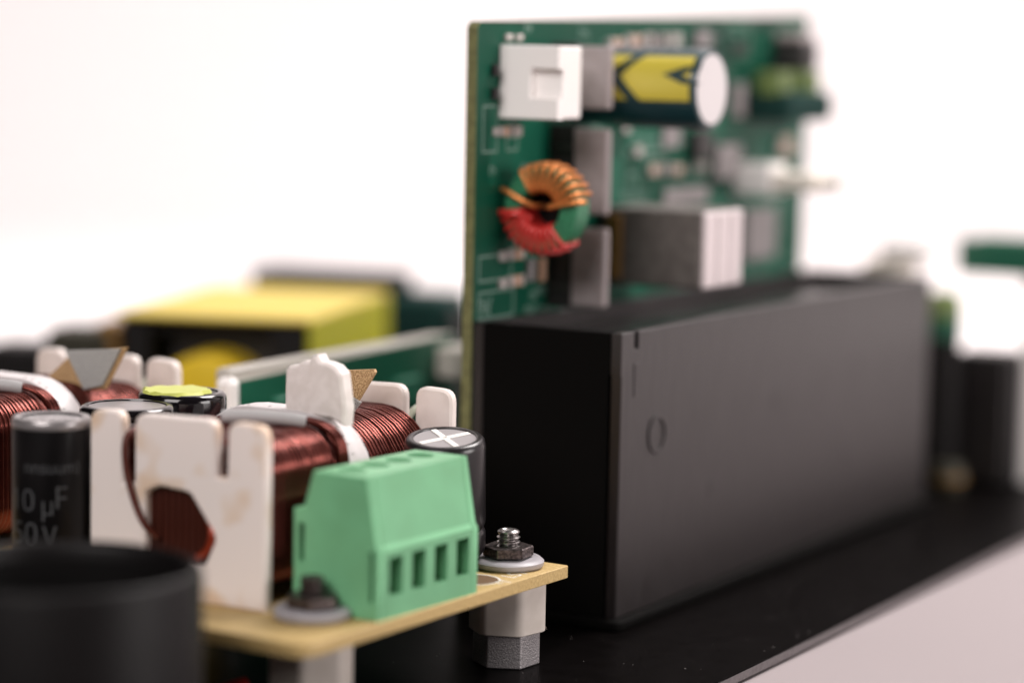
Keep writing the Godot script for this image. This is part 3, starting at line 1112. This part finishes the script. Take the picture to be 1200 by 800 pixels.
func choke(called: String, label: String, u: float, w: float, turn: float, second: bool) -> void:
	var o := thing(called, label, "choke coil", BOARD_DIR, u, BOARD_TOP, w, turn, "copper chokes on the tan board")
	var nyl: Material = mats["white_nylon"]
	var hole := soften(poly([[-4.6, 4.6], [4.2, 4.4], [5.9, 8.0], [3.4, 11.2], [2.0, 13.0], [-2.6, 13.3], [-4.6, 12.4]]), 0.8)
	part(o, "front_flange", plate(TO_X, Vector3(-20.8, 0, 0), flange_outline(), [hole], 1.5, 0.3), nyl)
	part(o, "rear_flange", plate(TO_X, Vector3(19.3, 0, 0), flange_outline(), [], 1.5, 0.3), mats["clean_nylon"])
	part(o, "core", boxed(Vector3(0, 10.2, 0), Vector3(38.4, 12.5, 13), 1.0), mats["enamel_dark"])
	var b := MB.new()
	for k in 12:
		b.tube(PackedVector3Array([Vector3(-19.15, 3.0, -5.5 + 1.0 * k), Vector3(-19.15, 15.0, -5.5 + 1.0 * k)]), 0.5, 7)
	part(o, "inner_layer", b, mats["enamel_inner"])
	b = MB.new()
	winding(b, -18.9, -4.6, 11.2, 1.6, 19.2, 4.2, 0.72)
	part(o, "winding", b, mats["enamel_copper"])
	b = MB.new()
	if second:
		winding(b, -1.0, 12.0, 10.6, 2.2, 19.0, 6.5, 0.72)
		winding(b, 13.2, 19.2, 10.0, 2.2, 18.0, 6.0, 0.72)
	else:
		winding(b, -1.0, 19.2, 10.2, 2.2, 18.9, 7.5, 0.72)
	part(o, "winding", b, mats["enamel_copper"])
	b = MB.new()
	for k in 5:
		var x := -4.3 + 0.75 * k
		var p := coil_row(10.2 + 0.2 * (k % 2), 2.0, 18.6 + 0.35 * (k % 2), 5.0, 0.3, x, 0.7)
		b.tube(p, 0.34, 6, true)
	part(o, "crossing_wires", b, mats["enamel_copper"])
	# grey sleeve lying on top with the wire that leaves it
	b = MB.new()
	b.tube(bend([Vector3(-9.8, 20.4, -1.5), Vector3(-8.2, 20.5, 1.8), Vector3(-6.2, 20.3, 5.6), Vector3(-5.0, 20.0, 7.4)]), 0.85, 12)
	part(o, "wire_sleeve", b, mats["sleeve_grey"])
	b = MB.new()
	for k in 3:
		var d := 0.62 * k
		b.tube(bend([Vector3(-6.4 + d, 20.2, 6.0), Vector3(-5.0 + d, 20.1, 7.6), Vector3(-3.9 + d, 19.2, 9.6), Vector3(-3.2 + d, 17.0, 11.0), Vector3(-3.0 + d, 12.0, 11.3), Vector3(-2.9 + d, 5.0, 11.2)]), 0.34, 7)
	part(o, "lead_wires", b, mats["enamel_copper"])
	# wire that drops through the slot of the front flange
	b = MB.new()
	b.tube(bend([Vector3(-18.6, 19.6, -7.0), Vector3(-21.2, 18.6, -7.0), Vector3(-21.35, 15.0, -6.9), Vector3(-21.3, 11.0, -5.6), Vector3(-21.2, 8.6, -4.2), Vector3(-20.0, 7.0, -3.2)]), 0.42, 8)
	part(o, "start_wire", b, mats["enamel_dark"])
	b = MB.new()
	b.tube(bend([Vector3(-19.6, 5.2, 2.5), Vector3(-20.2, 6.2, 4.2), Vector3(-20.5, 8.0, 5.2), Vector3(-20.0, 9.6, 4.6), Vector3(-19.3, 11.5, 3.0)]), 0.5, 8)
	part(o, "end_wire", b, mats["enamel_red"])
	# cable tie round the middle
	var tie := MB.new()
	var rows := []
	for q in [[-2.2, 0.35], [-2.2, 1.35], [-1.9, 1.55], [1.9, 1.55], [2.2, 1.35], [2.2, 0.35]]:
		rows.append(coil_row(10.7, 2.0, 19.1, 7.0, q[1], 0.6 + q[0], 0.0))
	tie.skin(rows)
	var strap := part(o, "cable_tie", tie, mats["strap_white"])
	var nick := MB.new()
	for k in 46:
		var ring := coil_row(10.7, 2.0, 19.1, 7.0, 1.58, 0.6, 0.0)
		var m := ring.size()
		var f := k / 46.0 * m
		var p0 := ring[int(f) % m].lerp(ring[(int(f) + 1) % m], f - int(f))
		if p0.y > 8.0 and p0.z > -9.0:
			nick.box(p0 + Vector3(-1.2, 0, 0), Vector3(0.5, 0.12, 0.12), 0.02)
	part(strap, "tie_teeth", nick, mats["sleeve_grey"])
	if not second:
		var head := poly([[1.0, 19.6], [1.0, 24.9], [1.6, 25.5], [2.7, 25.6], [3.5, 26.2], [4.5, 26.2], [5.0, 26.9], [5.7, 27.1], [6.2, 26.3], [7.2, 26.2], [8.3, 25.9], [9.3, 25.0], [10.0, 20.8], [9.8, 18.6], [8.0, 19.4]])
		part(o, "tie_head", plate(TO_X, Vector3(-1.2, 0.6, 0.5), head, [], 2.4, 0.35), mats["white_tie"])
	# card wedge pushed between winding and flange
	if second:
		var outl := poly([[3.8, 23.6], [13.6, 24.6], [10.4, 19.4], [7.2, 18.6]])
		b = plate(TO_X, Vector3(7.0, 0, 0), outl, [], 0.45, 0.05)
		part(o, "grey_card", b, mats["card_grey"])
		b = plate(TO_X, Vector3(7.5, 0, 0), poly([[0.2, 19.6], [4.8, 23.3], [11.6, 24.4], [14.4, 24.9], [10.6, 18.9], [7.0, 18.4]]), [], 0.5, 0.05)
		part(o, "tan_card", b, mats["card_tan"])
	else:
		b = plate(TO_X, Vector3(11.5, 0, 0), poly([[-2.0, 23.0], [0.6, 24.1], [6.2, 24.7], [6.4, 24.3], [3.0, 19.2], [-1.0, 18.6]]), [], 0.55, 0.05)
		part(o, "tan_card", b, mats["card_tan"])
		b = plate(TO_X, Vector3(10.9, 0, 0), poly([[1.6, 18.6], [1.0, 20.9], [3.4, 20.9], [4.6, 20.4], [3.0, 18.4]]), [], 0.5, 0.05)
		part(o, "grey_card", b, mats["card_grey"])
	# pale lead looping behind the rear flange
	b = MB.new()
	b.tube(bend([Vector3(21.4, 15.0, 4.0), Vector3(22.2, 18.0, 5.2), Vector3(22.4, 18.6, 6.6), Vector3(22.0, 17.0, 8.2), Vector3(21.4, 13.0, 9.0)]), 0.5, 8)
	part(o, "pale_lead", b, mats["lead_white"])


func can(called: String, label: String, u: float, w: float, r: float, y0: float, H: float, sleeve: String, top: String, lean := 0.0) -> Node3D:
	var o := thing(called, label, "capacitor", BOARD_DIR, u, BOARD_TOP + y0, w, 0.0, "black can capacitors on the tan board")
	if lean != 0.0:
		o.rotate(Vector3.RIGHT, deg_to_rad(lean))      # leans towards the camera and a little to the left
		o.rotate(Vector3.BACK, deg_to_rad(lean * 0.1))
	var g := 3.4
	part(o, "sleeve", turned([V2(r - 1.2, 0.0), V2(r - 0.35, 0.08), V2(r - 0.05, 0.5), V2(r, 1.2), V2(r, g - 0.7), V2(r - 0.22, g - 0.2), V2(r - 0.32, g), V2(r - 0.22, g + 0.2), V2(r, g + 0.7), V2(r, H - 1.0), V2(r - 0.1, H - 0.45), V2(r - 0.4, H - 0.1), V2(r - 0.75, H), V2(r - 1.1, H - 0.06), V2(r - 1.2, H - 0.3)], 56), mats[sleeve])
	part(o, "top_disc", turned([V2(r - 1.1, H - 0.45), V2(r - 1.15, H - 0.22), V2(0.01, H - 0.2)], 44), mats[top])
	for s in [-1.0, 1.0]:
		part(o, "lead", turned([V2(0.3, -y0 - 0.9), V2(0.3, 0.3)], 8, Vector3(s * 1.9, 0, 0)), mats["steel_bright"])
	return o


func cans() -> void:
	# by the terminal block, grey vented top with a white cross
	var o := can("can_capacitor", "black can with a grey top scored by a white cross", -4.8, -6.4, 5.1, 1.9, 15.2, "sleeve_black", "alu_matt", 9.0)
	for a in [32.0, -47.0]:
		var b := MB.new()
		b.xf = Transform3D(Basis(Vector3.UP, deg_to_rad(a + 25.0)), Vector3(0, 15.05, 0))
		b.box(Vector3.ZERO, Vector3(7.4, 0.16, 0.8), 0.06)
		part(o, "vent_bar", b, mats["silk_white"])
	# in front of the first choke, with print
	o = can("can_capacitor", "tall black can with faint grey print and a shiny rim", -42.2, -38.6, 4.72, 0.05, 20.2, "sleeve_print", "aluminium")
	part(o, "bare_rim", turned([V2(4.66, 19.0), V2(4.76, 19.15), V2(4.76, 19.9), V2(4.5, 20.25), V2(4.0, 20.3), V2(3.6, 20.1)], 56), mats["can_rim"])
	var b := MB.new()
	# text wraps round the side that faces the camera
	var face := deg_to_rad(90.0 + 47.0)
	letters(b, "nnsuum)", 1.35, Vector3(0, 14.6, 0), Basis(), 4.75, face)
	letters(b, "10", 2.6, Vector3(0, 10.6, 0), Basis(), 4.75, face + 0.86)
	letters(b, "µ", 2.2, Vector3(0, 10.0, 0), Basis(), 4.75, face + 0.12)
	letters(b, "F", 2.6, Vector3(0, 11.0, 0), Basis(), 4.75, face - 0.22)
	letters(b, "50", 2.6, Vector3(0, 6.6, 0), Basis(), 4.75, face + 0.78)
	letters(b, "V", 2.3, Vector3(0, 6.4, 0), Basis(), 4.75, face + 0.06)
	part(o, "printing", b, mats["print_grey"])
	# low can between the chokes with a glossy rim
	o = can("can_capacitor", "glossy black can behind the white bobbin flange, plain shiny top", -27.4, -39.6, 6.0, 0.05, 20.0, "sleeve_gloss", "can_rim")
	part(o, "bare_rim", turned([V2(5.9, 17.6), V2(6.04, 17.7), V2(6.04, 18.4), V2(5.9, 18.5)], 56), mats["can_rim"])
	# the one with the lime label on top
	o = can("can_capacitor", "glossy black can with a lime yellow label on its top", -16.0, -40.2, 5.7, 0.05, 20.5, "sleeve_gloss", "chip_black")
	var rng := RandomNumberGenerator.new()
	rng.seed = 4
	b = MB.new()
	var ring0 := PackedVector3Array()
	var ring1 := PackedVector3Array()
	for k in 26:
		var a := TAU * k / 26
		var q := 4.5 + rng.randf_range(-0.35, 0.35)
		ring0.append(Vector3(cos(a) * q - 0.8, 20.42, sin(a) * q - 0.3))
		ring1.append(Vector3(cos(a) * q * 0.93 - 0.8, 20.75 + rng.randf_range(-0.12, 0.2), sin(a) * q * 0.93 - 0.3))
	b.skin([ring0, ring1])
	for k in 26:
		b.tri(Vector3(-0.8, 20.9, -0.3), ring1[k], ring1[(k + 1) % 26], Vector3.UP, Vector3.UP, Vector3.UP)
	part(o, "lime_label", b, mats["lime_label"])


func hexagon(r: float, turn := 0.0) -> PackedVector2Array:
	var p := PackedVector2Array()
	for k in 6:
		p.append(Vector2(r * cos(TAU * k / 6 + turn), r * sin(TAU * k / 6 + turn)))
	return p


func fasteners() -> void:
	var spots := [[0.0, 0.0, 9.0, "far"], [-38.5, -2.0, 38.0, "near"]]
	for s in spots:
		var far: bool = s[3] == "far"
		var o := thing("standoff", "grey hex standoff with a cream spacer under the pointed board corner" if far else "pale spacer under the rounded near corner of the tan board", "standoff", BOARD_DIR, s[0], 0.0, s[1], s[2], "standoffs under the tan board")
		var b := MB.new()
		plate(TO_Y, Vector3(0, 0.02, 0), soften(hexagon(4.3, 0.2), 0.25), [], 4.3, 0.15, b)
		part(o, "hex_base", b, mats["zinc"])
		b = MB.new()
		var hexa := soften(hexagon(5.15, 0.28), 0.9)
		plate(TO_Y, Vector3(0, 4.34, 0), hexa, [circle2(0, 0, 1.6, 16)], 6.45, 0.12, b)
		b.xf = Transform3D(Basis(Vector3.UP, 0.0), Vector3.ZERO)
		# moulding flash round its lower rim
		for k in 9:
			var a := -0.3 + 0.17 * k
			var rr := 5.0 + 0.28 * absf(sin(k * 2.1))
			b.tri(Vector3(cos(a) * 4.7, 4.4, sin(a) * 4.7), Vector3(cos(a + 0.1) * rr, 4.36, sin(a + 0.1) * rr), Vector3(cos(a + 0.17) * 4.7, 4.95, sin(a + 0.17) * 4.7), Vector3(cos(a), -0.3, sin(a)), Vector3(cos(a), -0.3, sin(a)), Vector3(cos(a), -0.3, sin(a)))
		part(o, "spacer", b, mats["nylon_spacer"])

		o = thing("screw_and_nut", "threaded screw end with nut on the washer by the black can" if far else "blurred screw end and nut in front of the terminal block", "screw", BOARD_DIR, s[0], BOARD_TOP, s[1], s[2] + (4.0 if far else 0.0), "screws through the tan board")
		b = MB.new()
		# thick washer, dished and a little uneven at the rim
		var prof := [V2(1.7, 0.03), V2(4.2, 0.03), V2(4.55, 0.4), V2(4.6, 0.9), V2(4.25, 1.2), V2(3.6, 1.3), V2(1.7, 1.33), V2(1.7, 0.03)]
		b.lathe(prof, 44, 50.0)
		for i in b.v.size():
			var p := b.v[i]
			var ang := atan2(p.z, p.x)
			var k := 1.0 + 0.022 * sin(ang * 2.0 + 0.7) + 0.014 * sin(ang * 5.0)
			b.v[i] = Vector3(p.x * k, p.y * (1.0 + 0.08 * sin(ang + 2.0)), p.z * k)
		part(o, "washer", b, mats["washer_grey"])
		b = MB.new()
		plate(TO_Y, Vector3(0, 1.42, 0), soften(hexagon(3.25, 0.1), 0.15), [circle2(0, 0, 1.5, 18)], 1.35, 0.14, b)
		part(o, "nut", b, mats["steel_dark"])
		b = MB.new()
		var thread := [V2(1.3, 0.02)]
		var y := 0.2
		while y < 4.2:
			thread.append_array([V2(1.5, y), V2(1.5, y + 0.1), V2(1.2, y + 0.26), V2(1.2, y + 0.34)])
			y += 0.6
		thread.append_array([V2(1.42, 4.45), V2(1.42, 4.6), V2(1.15, 4.82), V2(0.95, 4.8), V2(0.8, 4.68), V2(0.01, 4.66)])
		b.lathe(thread, 36, 30.0)
		part(o, "thread", b, mats["steel_bright" if far else "steel_dark"])


func front_tube() -> void:
	var o := thing("black_tube", "wide black hollow tube standing blurred in front of the boards", "tube", BOX_DIR, -74.0, 0.02, -11.2)
	part(o, "wall", turned([V2(13.0, 0.0), V2(14.6, 0.0), V2(14.6, 22.6), V2(14.3, 23.3), V2(13.9, 23.5), V2(13.4, 23.2), V2(13.1, 22.4), V2(13.0, 2.0)], 72), mats["tube_black"])
	part(o, "inside_floor", turned([V2(13.1, 1.6), V2(13.1, 2.0), V2(0.01, 2.0)], 48), mats["void_black"])
	part(o, "lining", turned([V2(12.98, 21.6), V2(12.7, 21.6), V2(12.7, 2.02)], 64), mats["void_black"])


# ------------------------------------------------------------------ blurred things behind
func rear_parts() -> void:
	# yellow taped transformer, its window towards the camera
	var o := thing("taped_transformer", "large transformer wrapped in yellow tape with an open black window", "transformer", TRAFO_DIR, 0, 0.02, 0)
	var c := spot(BOX_DIR, 77.4, 0.02, -82.7)
	o.position = c
	# local: x away from the camera, z to the right; origin at the near right bottom corner
	var D := 54.0
	var Wd := 34.6
	var H := 31.9
	part(o, "top_tape", boxed(Vector3(D / 2, H - 0.45, -Wd / 2), Vector3(D, 0.9, Wd), 0.3), mats["tape_yellow"])
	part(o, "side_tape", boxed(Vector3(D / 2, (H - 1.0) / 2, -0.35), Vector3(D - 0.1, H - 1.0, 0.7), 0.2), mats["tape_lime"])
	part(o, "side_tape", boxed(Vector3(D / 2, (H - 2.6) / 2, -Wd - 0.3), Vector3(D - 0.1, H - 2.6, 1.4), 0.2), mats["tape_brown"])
	part(o, "core_leg", boxed(Vector3(D / 2 + 0.6, (H - 1) / 2, -4.2), Vector3(D - 2.0, H - 1.1, 6.8), 0.3), mats["ferrite"])
	part(o, "core_leg", boxed(Vector3(D / 2 + 0.6, (H - 1) / 2, -Wd + 3.0), Vector3(D - 2.0, H - 1.1, 5.0), 0.3), mats["ferrite"])
	part(o, "core_top", boxed(Vector3(D / 2 + 1.5, H - 2.4, -Wd / 2), Vector3(D - 4.0, 2.8, Wd - 8.0), 0.3), mats["ferrite"])
	part(o, "bobbin_wall", boxed(Vector3(9.0, H / 2 - 1.5, -Wd / 2 + 1), Vector3(1.4, H - 4.0, Wd - 13.0), 0.2), mats["chip_black"])
	var b := MB.new()
	b.xf = Transform3D(Basis(Vector3(0, -1, 0), Vector3(1, 0, 0), Vector3(0, 0, 1)), Vector3(-3.2, 15.2, -Wd / 2 - 0.6))
	b.lathe([V2(0.01, 0.0), V2(8.6, 0.0), V2(9.8, 0.6), V2(10.2, 2.0), V2(10.2, 10.6), V2(0.01, 10.6)], 40)
	b.xf = Transform3D()
	part(o, "winding_tape", b, mats["tape_gold"])
	part(o, "winding_flap", boxed(Vector3(1.6, 13.0, -9.6), Vector3(2.2, 11.0, 5.4), 0.5), mats["tape_brown"])

	# low green board with a grey edge, between the chokes and the transformer
	o = thing("divider_board", "low upright green board with a grey top edge behind the choke", "circuit board", BOX_DIR, 9.2, 0.05, -50.0)
	var out := poly([[0, 0], [60, 0], [60, 32.6], [0, 30.9]])
	b = MB.new()
	b.xf = Transform3D(TO_Z, Vector3(0, 0, -1.4))
	b.prism(out, [], 0.0, 1.4, 0.0)
	b.xf = Transform3D()
	part(o, "laminate", b, mats["board_edge_grey"])
	b = MB.new()
	b.xf = Transform3D(TO_Z, Vector3(0, 0, 0.0))
	b.prism(poly([[0.0, 0], [60, 0], [60, 32.4], [0.0, 30.7]]), [], 0.0, 0.15, 0.0)
	b.xf = Transform3D()
	part(o, "solder_mask", b, mats["mask_green"])
	b = boxed(Vector3(30, 31.4, -2.2), Vector3(58, 2.2, 2.6), 0.4)
	part(o, "cover_strip", b, mats["board_edge_grey"])
	part(o, "white_post", boxed(Vector3(-1.0, 16.5, 0.2), Vector3(2.4, 30.4, 3.2), 0.8), mats["connector_white"])
	for q in [[12.0, 26.0, 5.0, 3.4], [27.0, 22.0, 4.0, 6.0], [45.0, 25.0, 7.0, 4.0]]:
		part(o, "chip", boxed(Vector3(q[0], q[1], 0.75), Vector3(q[2], q[3], 1.2), 0.15), mats["mask_green_pale"])
	part(o, "end_bracket", boxed(Vector3(57.0, 28.5, 2.2), Vector3(6.0, 5.0, 4.0), 0.5), mats["board_edge_grey"])

	# dark slab behind the transformer
	o = thing("dark_ferrite_block", "dark blue-green block behind the yellow transformer", "transformer", TRAFO_DIR, 0, 0.02, 0, -6.0)
	o.position = spot(BOX_DIR, 150.0, 0.02, -100.6)
	part(o, "core", boxed(Vector3(9, 14.6, -21.6), Vector3(16, 29.2, 43), 1.0), mats["dark_teal_board"])
	part(o, "top_pad", boxed(Vector3(9, 30.8, -27.0), Vector3(12, 3.6, 31), 0.4), mats["void_black"])
	part(o, "end_cheek", boxed(Vector3(9, 13.5, 0.6), Vector3(12, 26.0, 1.4), 0.5), mats["ferrite"])

	# dark blocks left of the transformer
	o = thing("dark_inductor", "dark olive stepped inductor left of the yellow transformer", "inductor", TRAFO_DIR, 0, 0.02, 0)
	o.position = spot(BOX_DIR, 83.5, 0.02, -131.0)
	part(o, "body", boxed(Vector3(6, 13.0, -6.0), Vector3(12, 26.0, 12), 0.8), mats["olive_dark"])
	part(o, "shoulder", boxed(Vector3(5.5, 14.0, -0.2), Vector3(9, 27.2, 5.2), 0.8), mats["tape_brown"])
	part(o, "foot_block", boxed(Vector3(7, 11.2, -18.0), Vector3(12, 22.4, 13), 0.8), mats["ferrite"])


func right_parts() -> void:
	# black regulator with a green and yellow top, right behind the box
	var o := thing("sleeved_coil", "black upright coil with a green and yellow top past the box end", "coil", BOX_DIR, 168.5, 0.02, -4.4)
	part(o, "body", turned([V2(0.01, 0), V2(3.3, 0), V2(3.4, 1), V2(3.4, 26.5), V2(0.01, 26.5)], 28), mats["ferrite"])
	part(o, "green_band", turned([V2(3.4, 26.5), V2(3.5, 26.7), V2(3.5, 30.4), V2(0.01, 30.4)], 28), mats["mask_green"])
	part(o, "yellow_top", turned([V2(3.45, 30.4), V2(3.5, 30.6), V2(3.3, 33.6), V2(2.2, 35.0), V2(0.01, 35.4)], 28), mats["lens_green"])
	o = thing("heat_sink", "blurred black finned block standing beyond the box", "heat sink", BOX_DIR, 170.0, 0.02, 0.2)
	part(o, "block", boxed(Vector3(4.0, 12.2, 2.9), Vector3(8, 24.4, 9.8), 0.6), mats["black_plastic"])
	for k in 4:
		part(o, "fin", boxed(Vector3(0.8 + 2.1 * k, 12.0, 8.2), Vector3(0.9, 23.0, 1.2), 0.2), mats["black_plastic"])
	o = thing("strip_board", "small green strip board raised on white posts beyond the black box", "circuit board", BOX_DIR, 172.0, 0.02, -5.0)
	part(o, "laminate", boxed(Vector3(5.2, 41.3, 12.0), Vector3(5, 6.6, 23.0), 0.3), mats["mask_green"])
	part(o, "solder_edge", boxed(Vector3(5.2, 44.8, 12.5), Vector3(3.5, 0.6, 16.0), 0.2), mats["mask_green_pale"])
	for z in [14.5, 22.0]:
		part(o, "post", turned([V2(0.01, 0), V2(1.6, 0), V2(1.6, 38.1), V2(0.01, 38.1)], 16, Vector3(5.2, 0, z)), mats["connector_white"])
	o = thing("cream_plug", "cream plug glimpsed over the far rim of the black box", "connector", BOX_DIR, 164.0, 0.02, -13.5)
	part(o, "shell", boxed(Vector3(0, 20.5, 0.0), Vector3(7, 41.0, 9.0), 1.2), mats["cream_plastic"])
	part(o, "top_key", boxed(Vector3(0, 42.4, 3.5), Vector3(5, 3.6, 9.5), 0.8), mats["connector_white"])
	o = thing("far_spacer", "small brown spacer at the foot of the far black coil", "standoff", BOX_DIR, 160.0, 0.02, 0.8)
	part(o, "body", turned([V2(0.01, 0), V2(2.6, 0), V2(2.7, 0.3), V2(2.7, 4.2), V2(2.4, 4.6), V2(0.01, 4.6)], 24), mats["olive_dark"])
	part(o, "collar", turned([V2(2.7, 1.6), V2(3.0, 1.8), V2(3.0, 2.4), V2(2.7, 2.6)], 24), mats["tape_brown"])
